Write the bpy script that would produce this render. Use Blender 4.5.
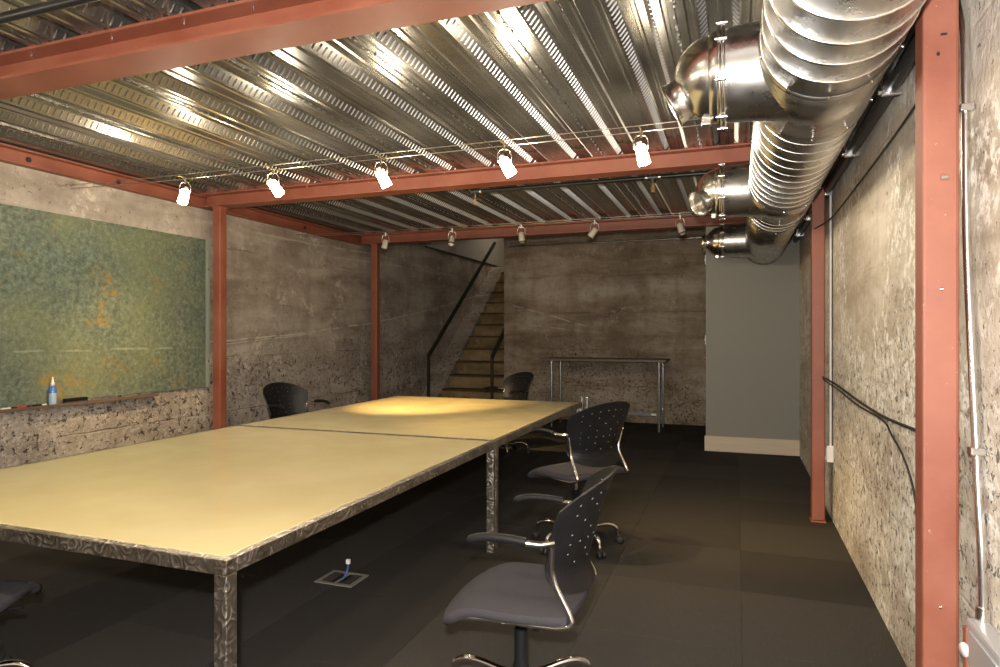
import bpy, bmesh, math, random
from mathutils import Vector, Matrix, Quaternion
random.seed(7)
for o in list(bpy.data.objects): bpy.data.objects.remove(o)
S = bpy.context.scene
COL = S.collection
PI = math.pi
# ------------------------------------------------------------------ camera, world, flash, exposure
EYE = 1.48
cd = bpy.data.cameras.new('camera'); cam = bpy.data.objects.new('camera', cd); COL.objects.link(cam)
cd.sensor_width = 36; cd.lens = 23.47; cd.clip_start = 0.02
cam.location = (0, 0, EYE); cam.rotation_euler = (PI/2, 0, math.atan(237/652))
S.camera = cam
w = bpy.data.worlds.new('world'); S.world = w; w.use_nodes = True
w.node_tree.nodes['Background'].inputs[0].default_value = (0.02, 0.02, 0.02, 1)
S.view_settings.view_transform = 'Standard'; S.view_settings.look = 'None'
S.view_settings.exposure = 0.14; S.view_settings.gamma = 1; S.view_settings.use_curve_mapping = False
# the photographer's flash, a hand's breadth above the lens
fl = bpy.data.lights.new('camera_flash', 'POINT'); fl.energy = 440; fl.color = (1.0, .965, .92); fl.shadow_soft_size = .035
fo = bpy.data.objects.new('camera_flash', fl); fo.location = (-.03, -.03, EYE+.17); COL.objects.link(fo)
SPOT_W = 26; GLOW_W = 25; BULB_E = 30; WARM = (1.0, .86, .66); BEAM_C = (1.0, .66, .27)

# ------------------------------------------------------------------ materials
def mat(name, col, rough=.5, metal=0, spec=.5, **k):
    m = bpy.data.materials.new(name); m.use_nodes = True
    b = m.node_tree.nodes['Principled BSDF']
    b.inputs['Base Color'].default_value = (*col, 1); b.inputs['Roughness'].default_value = rough
    b.inputs['Metallic'].default_value = metal; b.inputs['Specular IOR Level'].default_value = spec
    for kk, v in k.items(): b.inputs[kk.replace('_', ' ')].default_value = v
    return m
class NT:
    def __init__(s, m): s.t = m.node_tree; s.b = s.t.nodes['Principled BSDF']; s._p = None
    def n(s, ty, **k):
        nd = s.t.nodes.new(ty)
        for a, v in k.items(): setattr(nd, a, v)
        return nd
    def l(s, a, b): s.t.links.new(a, b)
    def pos(s):
        if not s._p: s._p = s.n('ShaderNodeNewGeometry').outputs['Position']
        return s._p
    def obj(s): return s.n('ShaderNodeTexCoord').outputs['Object']
    def put(s, inp, v):
        if hasattr(v, 'is_linked') or hasattr(v, 'links'): s.l(v, inp)
        else: inp.default_value = v
    def scale(s, v, sc):
        m = s.n('ShaderNodeMapping'); m.inputs['Scale'].default_value = sc; s.l(v, m.inputs['Vector']); return m.outputs[0]
    def noise(s, v, sc, det=4, rough=.55, dist=0):
        t = s.n('ShaderNodeTexNoise'); s.l(v, t.inputs['Vector']); t.inputs['Scale'].default_value = sc
        t.inputs['Detail'].default_value = det; t.inputs['Roughness'].default_value = rough; t.inputs['Distortion'].default_value = dist
        return t.outputs['Fac']
    def vor(s, v, sc, feat='F1', rnd=1, out='Distance'):
        t = s.n('ShaderNodeTexVoronoi', feature=feat); s.l(v, t.inputs['Vector']); t.inputs['Scale'].default_value = sc
        t.inputs['Randomness'].default_value = rnd; return t.outputs[out]
    def math(s, op, a, b=0, c=0, clamp=False):
        m = s.n('ShaderNodeMath', operation=op, use_clamp=clamp); s.put(m.inputs[0], a); s.put(m.inputs[1], b); s.put(m.inputs[2], c); return m.outputs[0]
    def mr(s, v, a, b, c=0, d=1):
        m = s.n('ShaderNodeMapRange', interpolation_type='SMOOTHSTEP'); s.put(m.inputs[0], v)
        for i, q in enumerate((a, b, c, d)): m.inputs[i+1].default_value = q
        return m.outputs[0]
    def ramp(s, v, st):
        r = s.n('ShaderNodeValToRGB'); s.l(v, r.inputs[0]); e = r.color_ramp.elements
        while len(e) < len(st): e.new(.5)
        for i, (p, c) in enumerate(st): e[i].position = p; e[i].color = (*c, 1)
        return r.outputs[0]
    def mix(s, f, a, b, mode='MIX'):
        m = s.n('ShaderNodeMix', data_type='RGBA', blend_type=mode); s.put(m.inputs[0], f)
        s.put(m.inputs[6], a if not isinstance(a, tuple) else (*a, 1)); s.put(m.inputs[7], b if not isinstance(b, tuple) else (*b, 1)); return m.outputs[2]
    def sep(s, v):
        m = s.n('ShaderNodeSeparateXYZ'); s.l(v, m.inputs[0]); return m.outputs
    def comb(s, x, y, z):
        m = s.n('ShaderNodeCombineXYZ'); s.put(m.inputs[0], x); s.put(m.inputs[1], y); s.put(m.inputs[2], z); return m.outputs[0]
    def bump(s, h, st=.5, d=.02, prev=None):
        b = s.n('ShaderNodeBump'); b.inputs['Strength'].default_value = st; b.inputs['Distance'].default_value = d; s.l(h, b.inputs['Height'])
        if prev: s.l(prev, b.inputs['Normal'])
        return b.outputs[0]
    def col(s, v): s.l(v, s.b.inputs['Base Color'])
    def rough(s, v): s.l(v, s.b.inputs['Roughness'])
    def nor(s, v): s.l(v, s.b.inputs['Normal'])

def concrete(name, dark, mid, light, pits, patch, pit_top, line=None, patch_amt=.5, joint_amt=.45, pth=.56):
    """board-cast basement concrete; pits = honeycombed aggregate, patch = spalled pale spots"""
    m = mat(name, mid, .85, spec=.25); t = NT(m); p = t.pos(); x, y, z = t.sep(p)
    lay = t.scale(p, (.55, .55, 2.6))                 # long horizontal pours
    a = t.noise(lay, 1.3, 6, .62, .4); b = t.noise(p, 1.1, 5, .6); c = t.noise(p, 9, 6, .7)
    v = t.math('ADD', t.math('MULTIPLY', a, .5), t.math('ADD', t.math('MULTIPLY', b, .32), t.math('MULTIPLY', c, .18)))
    base = t.ramp(v, [(.40, dark), (.5, mid), (.60, light)])
    base = t.mix(t.math('MULTIPLY', t.mr(t.noise(p, .75, 4, .7), .54, .68), .55), base, tuple(q*.72 for q in dark))     # damp stains
    fleck = t.mr(t.noise(p, 55, 2, .6), .66, .70); base = t.mix(t.math('MULTIPLY', fleck, .6), base, patch)
    streak = t.noise(t.scale(p, (3.0, 3.0, .35)), 1.6, 4, .6)           # runs and drips
    base = t.mix(t.mr(streak, .5, .72, 0, .35), base, dark)
    spots = t.math('MULTIPLY', t.mr(t.noise(p, 2.3, 5, .65), pth, pth+.1), t.mr(t.noise(p, 17, 4, .7), .45, .6))
    base = t.mix(t.math('MULTIPLY', spots, patch_amt), base, patch)
    low = t.mr(t.math('ADD', z, t.math('MULTIPLY', t.math('SUBTRACT', t.noise(p, .9, 3), .5), 2.2)), pit_top+.35, pit_top-.35)
    hole = t.mr(t.noise(p, 21, 3, .75), .57, .64)
    hole2 = t.mr(t.vor(p, 34), .18, .08)
    pit = t.math('MULTIPLY', t.math('MAXIMUM', hole, t.math('MULTIPLY', hole2, .8)), low)
    stray = t.math('MULTIPLY', t.mr(t.noise(p, 30, 2, .6), .68, .73), .7)
    pit = t.math('MAXIMUM', pit, stray)
    agg = t.math('MULTIPLY', t.mr(t.noise(p, 26, 3, .7), .5, .62), low)
    base = t.mix(t.math('MULTIPLY', agg, .35), base, patch)
    base = t.mix(t.math('MULTIPLY', pit, .85), base, pits)
    joint = t.math('PINGPONG', t.math('ADD', z, t.math('MULTIPLY', t.noise(p, 2.5, 3), .05)), .31)
    jm = t.math('MULTIPLY', t.mr(joint, .012, .0), t.mr(t.noise(p, 1.7, 3), .42, .6))
    base = t.mix(t.math('MULTIPLY', jm, joint_amt), base, dark)
    if line:                                          # chalky seepage lines, z = a + b*u + c*u*u
        ax, lines = line
        u = (x, y)[ax]
        for (a0, a1, a2, u0, u1, wd, st) in lines:
            f = t.math('ADD', a0, t.math('ADD', t.math('MULTIPLY', u, a1), t.math('MULTIPLY', t.math('MULTIPLY', u, u), a2)))
            d = t.math('ABSOLUTE', t.math('SUBTRACT', t.math('ADD', z, t.math('MULTIPLY', t.math('SUBTRACT', t.noise(p, 1.4, 2), .5), .07)), f))
            k = t.math('MULTIPLY', t.mr(d, wd, wd*.3), t.math('MULTIPLY', t.mr(u, u0, u0+.4), t.mr(u, u1, u1-.4)))
            k = t.math('MULTIPLY', k, t.math('MULTIPLY', t.mr(t.noise(p, 5, 3), .36, .56), st))
            base = t.mix(k, base, (.62, .58, .5))
    t.col(base)
    h = t.math('SUBTRACT', t.math('ADD', t.math('MULTIPLY', c, .35), t.math('MULTIPLY', a, .5)), t.math('MULTIPLY', pit, 1.1))
    h = t.math('ADD', h, t.math('MULTIPLY', t.noise(p, 45, 3, .6), .18)); h = t.math('SUBTRACT', h, t.math('MULTIPLY', jm, joint_amt))
    t.nor(t.bump(h, .75, .03))
    return m
M = {}
LL = [(1.42, -.06, .0095, -3, 14.5, .014, .75), (1.27, -.035, .0085, 5.6, 15, .010, .55), (2.62, .012, 0, 6.2, 10.2, .02, .4), (2.42, .02, 0, 7.8, 12.4, .014, .45)]
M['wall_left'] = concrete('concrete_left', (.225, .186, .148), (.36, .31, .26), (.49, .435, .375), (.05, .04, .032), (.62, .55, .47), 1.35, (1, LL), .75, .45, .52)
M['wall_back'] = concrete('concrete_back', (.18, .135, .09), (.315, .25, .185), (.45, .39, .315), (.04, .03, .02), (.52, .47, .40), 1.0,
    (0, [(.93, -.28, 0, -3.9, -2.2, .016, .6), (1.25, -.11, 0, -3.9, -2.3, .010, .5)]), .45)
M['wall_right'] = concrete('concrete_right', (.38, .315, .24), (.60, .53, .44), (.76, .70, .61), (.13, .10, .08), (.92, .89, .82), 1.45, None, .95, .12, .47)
M['plaster'] = concrete('plaster_curb', (.20, .17, .15), (.28, .24, .22), (.35, .31, .28), (.09, .07, .06), (.4, .35, .32), -.6)
M['soffit'] = mat('stairwell_paint', (.55, .53, .49), .8)
M['stair'] = concrete('stair_concrete', (.15, .10, .045), (.26, .185, .09), (.36, .27, .15), (.06, .04, .02), (.4, .32, .2), -.5)
M['nosing'] = concrete('stair_nosing', (.06, .035, .02), (.10, .06, .035), (.14, .09, .05), (.03, .02, .01), (.2, .14, .09), -.5)
def paint_red():
    m = mat('red_primer', (.40, .10, .06), .5, spec=.65); t = NT(m); p = t.pos()
    v = t.noise(p, 3.5, 5, .6); t.col(t.mix(t.mr(t.noise(p, 38, 3, .7), .70, .74, 0, .55), t.ramp(v, [(.3, (.215, .056, .029)), (.7, (.30, .102, .060))]), (.62, .42, .36)))
    t.rough(t.mr(v, .3, .7, .48, .62)); t.nor(t.bump(t.noise(p, 60, 3), .12, .004)); return m
M['red'] = paint_red()
def galv():
    m = mat('galvanised_deck', (.5, .48, .44), .3, 1); t = NT(m); p = t.pos(); x, y, z = t.sep(p)
    a = t.noise(t.scale(p, (60, .8, 60)), 1.0, 3); b = t.noise(p, 14, 4, .6)
    c = t.mix(a, (.21, .203, .182), (.31, .30, .275))
    d = t.math('PINGPONG', t.math('SUBTRACT', y, 2.45), 1.54)                 # red overspray beside each beam
    k = t.mr(t.math('ADD', d, t.math('MULTIPLY', t.math('SUBTRACT', t.noise(p, 6, 4, .7), .5), .45)), .26, .10)
    k = t.math('MULTIPLY', k, t.mr(y, 4.2, 5.0, 0, .8))
    t.col(t.mix(k, c, (.36, .13, .09))); t.l(t.mr(k, 0, 1, .82, .12), t.b.inputs['Metallic'])
    t.rough(t.math('ADD', t.mr(b, .3, .7, .21, .25), t.math('MULTIPLY', k, .3))); return m
M['galv'] = galv()
def ductm():
    m = mat('spiral_duct_steel', (.62, .60, .57), .2, 1); t = NT(m); o = t.pos()
    a = t.noise(t.scale(o, (3, 30, 3)), 2.2, 4, .7); t.col(t.mix(a, (.50, .49, .475), (.60, .59, .575)))
    t.rough(t.mr(t.noise(o, 9, 4), .3, .7, .25, .36)); t.nor(t.bump(t.noise(o, 3.2, 2), .06, .03)); return m
M['duct'] = ductm()
M['seam'] = mat('duct_seam', (.86, .85, .83), .22, 1)
M['emboss'] = mat('zinc_embossing_glint', (.34, .337, .335), .36, 1)  # lighter than the deck sheet: flash glint put into the zinc colour
M['bright_steel'] = mat('bright_steel', (.75, .73, .70), .22, 1)
M['chrome'] = mat('chrome', (.78, .76, .74), .09, 1)
def swirl():
    m = mat('ground_steel', (.5, .47, .43), .3, 1); t = NT(m); o = t.obj()
    nz = t.n('ShaderNodeTexNoise'); t.l(o, nz.inputs['Vector']); nz.inputs['Scale'].default_value = 14
    va = t.n('ShaderNodeVectorMath', operation='MULTIPLY_ADD'); t.l(nz.outputs['Color'], va.inputs[0]); va.inputs[1].default_value = (.05, .05, .05); t.l(o, va.inputs[2])
    ve = t.vor(va.outputs[0], 17, out='Distance')
    r = t.math('SINE', t.math('MULTIPLY', ve, 19)); n = t.noise(o, 9, 4, .6)
    k = t.math('MULTIPLY', t.mr(r, .3, 1.0), t.mr(t.noise(o, 24, 3, .6), .42, .62, .0, .75))
    c = t.mix(k, t.ramp(n, [(.35, (.34, .295, .245)), (.6, (.54, .49, .43))]), (.97, .96, .94)); t.col(c)  # grinder arcs, with their glints painted in as near-white
    t.rough(t.mr(k, 0, 1, .34, .46)); t.nor(t.bump(t.math('ADD', r, t.math('MULTIPLY', n, 2)), .22, .006)); return m
M['swirl'] = swirl()
def toptable():
    m = mat('cream_glass_top', (.60, .46, .185), .16, spec=.5); t = NT(m); o = t.pos()
    a = t.noise(o, 1.5, 4); t.col(t.ramp(a, [(.3, (.60, .505, .265)), (.7, (.67, .575, .33))])); t.rough(t.mr(t.noise(o, 5, 4), .3, .7, .12, .2)); return m
M['tabletop'] = toptable()
def carpet(name, k, axis):
    m = mat(name, (.03, .026, .022), .95, spec=.15); t = NT(m); o = t.pos()
    sc = (220, 16, 50) if axis else (16, 220, 50)
    a = t.noise(t.scale(o, sc), 1, 4, .7); b = t.noise(o, 1.6, 4, .6); f = t.noise(o, 420, 2)
    c = t.mix(a, tuple(q*k*.62 for q in (.047, .0425, .0375)), tuple(q*k*1.4 for q in (.047, .0425, .0375)))
    c = t.mix(t.mr(b, .4, .7, 0, .35), c, (.050*k, .0425*k, .034*k))
    lint = t.math('MULTIPLY', t.mr(t.vor(o, 5.5), .020, .012), t.mr(t.noise(o, 1.1, 2), .5, .6))
    c = t.mix(lint, c, (.42, .39, .33)); t.col(c)
    t.nor(t.bump(t.math('ADD', a, f), .6, .006)); return m
M['carpet_a'] = carpet('carpet_charcoal', 1.0, 1); M['carpet_b'] = carpet('carpet_charcoal_turned', .80, 0); M['carpet_c'] = carpet('carpet_brown', 1.16, 1)
def board():
    m = mat('mottled_green_board', (.2, .26, .2), .12, spec=.6); t = NT(m); p = t.pos()
    a = t.noise(p, 23, 6, .75, .5); b = t.noise(p, 1.1, 3)
    c = t.ramp(a, [(.36, (.075, .096, .075)), (.5, (.122, .150, .117)), (.64, (.20, .235, .182))])
    c = t.mix(t.mr(b, .4, .7, 0, .35), c, (.26, .27, .12))
    r = t.math('MULTIPLY', t.mr(t.noise(p, 2.4, 3, .6), .56, .68), t.mr(t.noise(p, 11, 5, .7), .42, .62))
    c = t.mix(t.math('MULTIPLY', r, .75), c, (.33, .20, .035))
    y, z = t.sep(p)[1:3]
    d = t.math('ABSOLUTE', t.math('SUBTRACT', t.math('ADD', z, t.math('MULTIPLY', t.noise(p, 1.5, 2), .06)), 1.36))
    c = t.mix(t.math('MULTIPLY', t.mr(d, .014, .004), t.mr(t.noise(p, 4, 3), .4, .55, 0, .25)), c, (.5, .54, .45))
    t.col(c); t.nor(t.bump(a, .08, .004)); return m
M['board'] = board()
M['board_edge'] = mat('glass_edge', (.36, .40, .33), .15, spec=.6)
def wood(name, c1, c2, sc=(1.5, 14, 14)):
    m = mat(name, c1, .5); t = NT(m); o = t.pos(); a = t.noise(t.scale(o, sc), 2.5, 5, .6, 1.2); t.col(t.mix(a, c1, c2)); return m
M['pine'] = wood('pine_board', (.58, .47, .33), (.74, .63, .48))
M['traywood'] = wood('tray_wood', (.10, .065, .04), (.17, .115, .07), (14, 1.5, 14))
M['darkwood'] = wood('walnut_slab', (.10, .07, .055), (.17, .125, .10))
M['grey_wall'] = mat('grey_wall_paint', (.275, .27, .238), .75)
M['black_plastic'] = mat('black_plastic', (.010, .010, .011), .42, spec=.25)
M['hole_glint'] = mat('hole_edge_glint', (.30, .295, .29), .35)  # grey on black plastic: flash catching the hole walls, put into the colour
def fabric():
    m = mat('charcoal_fabric', (.05, .048, .055), .92, spec=.2); t = NT(m); o = t.obj()
    a = t.noise(o, 260, 2); t.col(t.mix(a, (.034, .032, .037), (.060, .056, .064))); t.nor(t.bump(a, .4, .003)); return m
M['fabric'] = fabric()
M['rubber'] = mat('black_rubber', (.012, .012, .012), .6)
M['black_pipe'] = mat('black_iron_pipe', (.012, .012, .013), .35, .3)
M['dark_rail'] = mat('dark_green_iron', (.026, .028, .018), .5, .2)
M['dark_steel'] = mat('dark_grey_steel', (.06, .06, .06), .4, .7)
M['dark_paint'] = mat('dark_ceiling_paint', (.05, .052, .05), .8)
M['conduit'] = mat('galvanised_conduit', (.72, .71, .70), .26, 1)
M['brass'] = mat('brass', (.55, .38, .16), .3, 1)
M['white'] = mat('white_plastic', (.78, .77, .74), .4)
M['box_grey'] = mat('cast_box_grey', (.52, .53, .54), .4, .5)
M['cable_black'] = mat('black_cable', (.02, .017, .014), .5)
M['cable_blue'] = mat('blue_cable', (.035, .10, .28), .4)
M['floorbox'] = mat('floor_box_trim', (.21, .195, .17), .5)
M['floorbox_slot'] = mat('floor_box_slot', (.006, .006, .006), .6)
M['bottle_blue'] = mat('blue_liquid_bottle', (.07, .19, .52), .15, spec=.6)
M['bottle_body'] = mat('cloudy_bottle', (.42, .55, .72), .2, spec=.6)
M['red_plastic'] = mat('red_plastic', (.45, .06, .02), .4)
M['clear'] = mat('satin_tube', (.55, .56, .60), .2, .8)
M['unlit'] = mat('frosted_lamp_glass', (.50, .47, .41), .3, spec=.5)
M['lit'] = mat('lit_lamp_glass', (.9, .8, .6), .4, Emission_Color=(1.0, .80, .46, 1), Emission_Strength=BULB_E)
M['steel_cable'] = mat('steel_cable', (.55, .52, .47), .3, 1)

# ------------------------------------------------------------------ mesh builder
class MB:
    def __init__(s): s.v = []; s.f = []; s.mi = []; s.sm = []
    def add(s, vs, fs, mi=0, sm=False):
        b = len(s.v); s.v += [tuple(q) for q in vs]
        for f in fs: s.f.append(tuple(i+b for i in f)); s.mi.append(mi); s.sm.append(sm)
        return s
    def box(s, lo, hi, mi=0, rot=None, bev=0):
        x0, y0, z0 = lo; x1, y1, z1 = hi
        if bev:
            c = ((x0+x1)/2, (y0+y1)/2, (z0+z1)/2); bm = bmesh.new(); bmesh.ops.create_cube(bm, size=1)
            for v in bm.verts: v.co = Vector((v.co.x*(x1-x0)+c[0], v.co.y*(y1-y0)+c[1], v.co.z*(z1-z0)+c[2]))
            bmesh.ops.bevel(bm, geom=bm.edges[:], offset=bev, segments=2, affect='EDGES', profile=.5)
            bm.verts.index_update(); s.add([v.co.copy() if rot is None else rot @ v.co for v in bm.verts], [[v.index for v in f.verts] for f in bm.faces], mi); bm.free(); return s
        vs = [Vector(q) for q in ((x0,y0,z0),(x1,y0,z0),(x1,y1,z0),(x0,y1,z0),(x0,y0,z1),(x1,y0,z1),(x1,y1,z1),(x0,y1,z1))]
        if rot is not None: vs = [rot @ q for q in vs]
        return s.add(vs, [(0,3,2,1),(4,5,6,7),(0,1,5,4),(1,2,6,5),(2,3,7,6),(3,0,4,7)], mi)
    def tube(s, pts, r, n=10, mi=0, caps=True, flat=1.0):
        pts = [Vector(p) for p in pts]; rr = r if isinstance(r, (list, tuple)) else [r]*len(pts)
        t0 = (pts[1]-pts[0]).normalized(); up = Vector((0,0,1)) if abs(t0.z) < .9 else Vector((1,0,0))
        a = t0.cross(up).normalized(); rings = []
        for i, p in enumerate(pts):
            if i == 0: t = t0
            elif i == len(pts)-1: t = (p-pts[i-1]).normalized()
            else: t = ((p-pts[i-1]).normalized()+(pts[i+1]-p).normalized()).normalized()
            a = (a-t*a.dot(t)).normalized(); b = t.cross(a)
            rings.append([p+a*math.cos(2*PI*k/n)*rr[i]+b*math.sin(2*PI*k/n)*rr[i]*flat for k in range(n)])
        vs = [q for rg in rings for q in rg]; fs = []
        for i in range(len(pts)-1):
            for k in range(n): fs.append((i*n+k, i*n+(k+1)%n, (i+1)*n+(k+1)%n, (i+1)*n+k))
        s.add(vs, fs, mi, True)
        if caps:
            L = len(pts)-1; s.add(rings[0], [tuple(range(n))[::-1]], mi); s.add(rings[L], [tuple(range(n))], mi)
        return s
    def cyl(s, a, b, r, n=16, mi=0, r2=None, caps=True): return s.tube([a, b], [r, r if r2 is None else r2], n, mi, caps)
    def lathe(s, o, d, prof, n=24, mi=0, closed=False):
        """prof: (distance along d, radius) pairs"""
        o = Vector(o); d = Vector(d).normalized(); up = Vector((0,0,1)) if abs(d.z) < .9 else Vector((1,0,0)); a = d.cross(up).normalized(); b = d.cross(a)
        vs = []; fs = []
        for (h, r) in prof:
            for k in range(n): vs.append(o+d*h+(a*math.cos(2*PI*k/n)+b*math.sin(2*PI*k/n))*r)
        for i in range(len(prof)-1):
            for k in range(n): fs.append((i*n+k, i*n+(k+1)%n, (i+1)*n+(k+1)%n, (i+1)*n+k))
        return s.add(vs, fs, mi, True)
    def extrude(s, prof, axis, a, b, mi=0, closed=True, sm=False):
        """2D profile swept along an axis ('x': prof=(y,z); 'y': prof=(x,z); 'z': prof=(x,y))"""
        def P(q, t): return {'x': (t, q[0], q[1]), 'y': (q[0], t, q[1]), 'z': (q[0], q[1], t)}[axis]
        n = len(prof); vs = [P(q, a) for q in prof]+[P(q, b) for q in prof]
        fs = [(i, (i+1) % n, n+(i+1) % n, n+i) for i in range(n if closed else n-1)]
        s.add(vs, fs, mi, sm)
        if closed: s.add(vs[:n], [tuple(range(n))[::-1]], mi); s.add(vs[n:], [tuple(range(n))], mi)
        return s
    def mesh(s, name, mats, fix=True):
        me = bpy.data.meshes.new(name); me.from_pydata(s.v, [], s.f)
        for m in (mats if isinstance(mats, (list, tuple)) else [mats]): me.materials.append(m)
        me.polygons.foreach_set('material_index', s.mi); me.polygons.foreach_set('use_smooth', s.sm)
        if fix:
            bm = bmesh.new(); bm.from_mesh(me); bmesh.ops.recalc_face_normals(bm, faces=bm.faces[:]); bm.to_mesh(me); bm.free()
        me.update(); return me
    def build(s, name, mats, parent=None, fix=True): return link(name, s.mesh(name, mats, fix), parent)
def link(name, me, parent=None):
    o = bpy.data.objects.new(name, me); COL.objects.link(o); o.parent = parent; return o
def tag(o, label, cat, group=None):
    o['label'] = label; o['category'] = cat
    if group: o['group'] = group
    return o
def thing(name, label, cat, loc=(0,0,0), rz=0, group=None):
    o = bpy.data.objects.new(name, None); o.empty_display_size = .1; COL.objects.link(o); o.location = loc; o.rotation_euler = (0, 0, rz); return tag(o, label, cat, group)
def struct(o, label=None):
    o['kind'] = 'structure'
    if label: o['label'] = label
    return o
def copy_tree(o, parent=None):
    c = o.copy(); COL.objects.link(c); c.parent = parent
    for ch in o.children: copy_tree(ch, c)
    return c
def bez(pts, n=8):
    """Catmull-Rom through the points"""
    P = [Vector(p) for p in pts]; P = [P[0]*2-P[1]]+P+[P[-1]*2-P[-2]]; out = []
    for i in range(1, len(P)-2):
        for k in range(n):
            t = k/n; a, b, c, d = P[i-1:i+3]
            out.append(.5*((2*b)+(c-a)*t+(2*a-5*b+4*c-d)*t*t+(3*b-a-3*c+d)*t**3))
    return out+[P[-2]]

# ------------------------------------------------------------------ room dimensions (metres)
WL, WR, WB, Y0 = -5.45, .71, 10.95, -2.3           # wall planes
BEAMS = (-.63, 2.45, 5.53, 8.61); BZ, BT = 2.83, 2.97   # beam lines, underside, top
DZ = BT                                            # bottom of the deck flutes
# ---- shell
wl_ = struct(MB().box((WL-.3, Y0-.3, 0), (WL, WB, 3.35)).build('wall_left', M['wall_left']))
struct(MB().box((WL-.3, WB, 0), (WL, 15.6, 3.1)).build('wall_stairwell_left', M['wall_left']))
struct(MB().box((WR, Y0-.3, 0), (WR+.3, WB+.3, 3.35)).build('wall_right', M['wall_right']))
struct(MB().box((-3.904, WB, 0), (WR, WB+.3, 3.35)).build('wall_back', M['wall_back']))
struct(MB().box((WL, Y0-.3, 0), (WR, Y0, 3.35)).build('wall_rear', M['wall_left']))
struct(MB().box((-3.904, WB+.3, 0), (-3.604, 15.6, 4.6)).build('wall_stairwell_right', M['wall_back']))
struct(MB().box((WL, 15.6, 0), (-3.604, 15.8, 4.6)).build('wall_stairwell_end', M['wall_left']))
up = struct(MB().box((WL-.28, WB+.31, 3.1), (WL-.03, 15.6, 4.6)).build('wall_stairwell_upper', M['soffit']))
struct(MB().box((WL-.03, WB-.05, 3.075), (WL+.03, 15.6, 3.11)).build('trim_1', M['dark_steel']))
struct(MB().box((WL-.3, WB+.31, 4.6), (-3.604, 15.8, 4.75)).build('ceiling_stairwell', M['soffit']))
struct(MB().box((WL, WB, 3.3), (-3.904, WB+.3, 4.75)).build('trim_2', M['soffit']))
# ---- floor: slab and carpet tiles
fl_ = struct(MB().box((WL-.3, Y0-.3, -.2), (WR+.3, 15.8, -.008)).build('floor', M['carpet_a']))
T = .75; cache = {}
for j in range(-8, 12):
    for i in range(-8, 2):
        x0 = .022+T*i; y0 = 3.24+T*j; x1 = x0+T; y1 = y0+T
        x0 = max(x0, WL); x1 = min(x1, WR); y0 = max(y0, Y0); y1 = min(y1, WB)
        if x1-x0 < .02 or y1-y0 < .02: continue
        mt = random.choice(('carpet_a', 'carpet_b', 'carpet_b', 'carpet_c')) if (i+j) % 2 else random.choice(('carpet_a', 'carpet_c', 'carpet_b'))
        key = (round(x1-x0, 3), round(y1-y0, 3), mt)
        if key not in cache:
            a, b = key[0]/2-.0003, key[1]/2-.0003; q = .0006
            m = MB(); m.add([(-a,-b,-.008),(a,-b,-.008),(a,b,-.008),(-a,b,-.008),(-a+q,-b+q,0),(a-q,-b+q,0),(a-q,b-q,0),(-a+q,b-q,0)], [(4,5,6,7),(0,1,5,4),(1,2,6,5),(2,3,7,6),(3,0,4,7)])
            cache[key] = m.mesh('carpet_tile', M[mt])
        o = link('carpet_tile', cache[key], fl_); o.location = ((x0+x1)/2, (y0+y1)/2, random.uniform(0, .0006))
# ---- steel deck ceiling
ceil_ = struct(MB().box((WL-.01, Y0-.3, 3.10), (WR+.01, 8.68, 3.25)).build('ceiling', M['dark_steel']))
struct(MB().box((WL-.3, 8.68, 3.25), (WR+.3, WB+.3, 3.42)).build('ceiling_back', M['dark_paint']))
P = .386; DH = .060; XS = -2.69+P*-7.5
def deck_mesh(L):
    m = MB(); pr = []
    for k in range(2):
        b = k*P
        # bottom flat with a shallow stiffener, web up, top flat with a bead, web down
        pr += [(b+.0, 0), (b+.045, 0), (b+.055, .008), (b+.075, .008), (b+.085, 0), (b+.093, 0), (b+.145, DH), (b+.185, DH), (b+.193, DH-.009), (b+.207, DH-.009), (b+.215, DH), (b+.248, DH), (b+.293, 0), (b+.33, 0), (b+.338, .007), (b+.352, .007), (b+.36, 0)]
    pr.append((2*P, 0))
    m.extrude(pr, 'y', 0, L, closed=False)
    sp = .046; n = int(L/sp)
    for k in range(2):
        b = k*P
        for (xa, za, xb, zb, sg) in ((b+.093+.052*.16, DH*.16, b+.093+.052*.82, DH*.82, 1), (b+.293-.045*.16, DH*.16, b+.293-.045*.82, DH*.82, -1)):
            nx, nz = (zb-za), -(xb-xa); q = math.hypot(nx, nz); nx, nz = nx/q*sg, nz/q*sg
            for i in range(n):
                y = (i+.5)*sp; w_ = .0055; h = .0065; sk = -.001
                vs = [(xa, y-w_-sk, za), (xa, y+w_-sk, za), (xb, y+w_+sk, zb), (xb, y-w_+sk, zb),
                      (xa+(xb-xa)*.1+nx*h, y-w_*.45-sk, za+(zb-za)*.1+nz*h), (xa+(xb-xa)*.1+nx*h, y+w_*.45-sk, za+(zb-za)*.1+nz*h),
                      (xa+(xb-xa)*.9+nx*h, y+w_*.45+sk, za+(zb-za)*.9+nz*h), (xa+(xb-xa)*.9+nx*h, y-w_*.45+sk, za+(zb-za)*.9+nz*h)]
                m.add(vs, [(4,5,6,7),(0,1,5,4),(1,2,6,5),(2,3,7,6),(3,0,4,7)], 1)
    # side-lap seam: folded lip with torn crimps
    m.box((-.004, 0, -.007), (.004, L, .001))
    y = .02
    while y < L-.05:
        l = random.uniform(.008, .03); o = random.uniform(-.006, .006); m.box((o-.004, y, -.011), (o+.005, y+l, -.004), 1); y += l+random.uniform(.01, .09)
    me = m.mesh('deck_sheet', [M['galv'], M['emboss']], False); return me
dm = {}
ys = [Y0]+[-.63, 2.45, 5.53, 8.61]
for a, b in zip(ys, ys[1:]):
    L = round(b-a, 3)
    if L not in dm: dm[L] = deck_mesh(L)
    for k in range(9):
        x = XS-.093+.0+P*2*k-.0
        if x > WR-.1: continue
        o = link('deck_sheet', dm[L], ceil_); o.location = (x, a, DZ)
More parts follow.
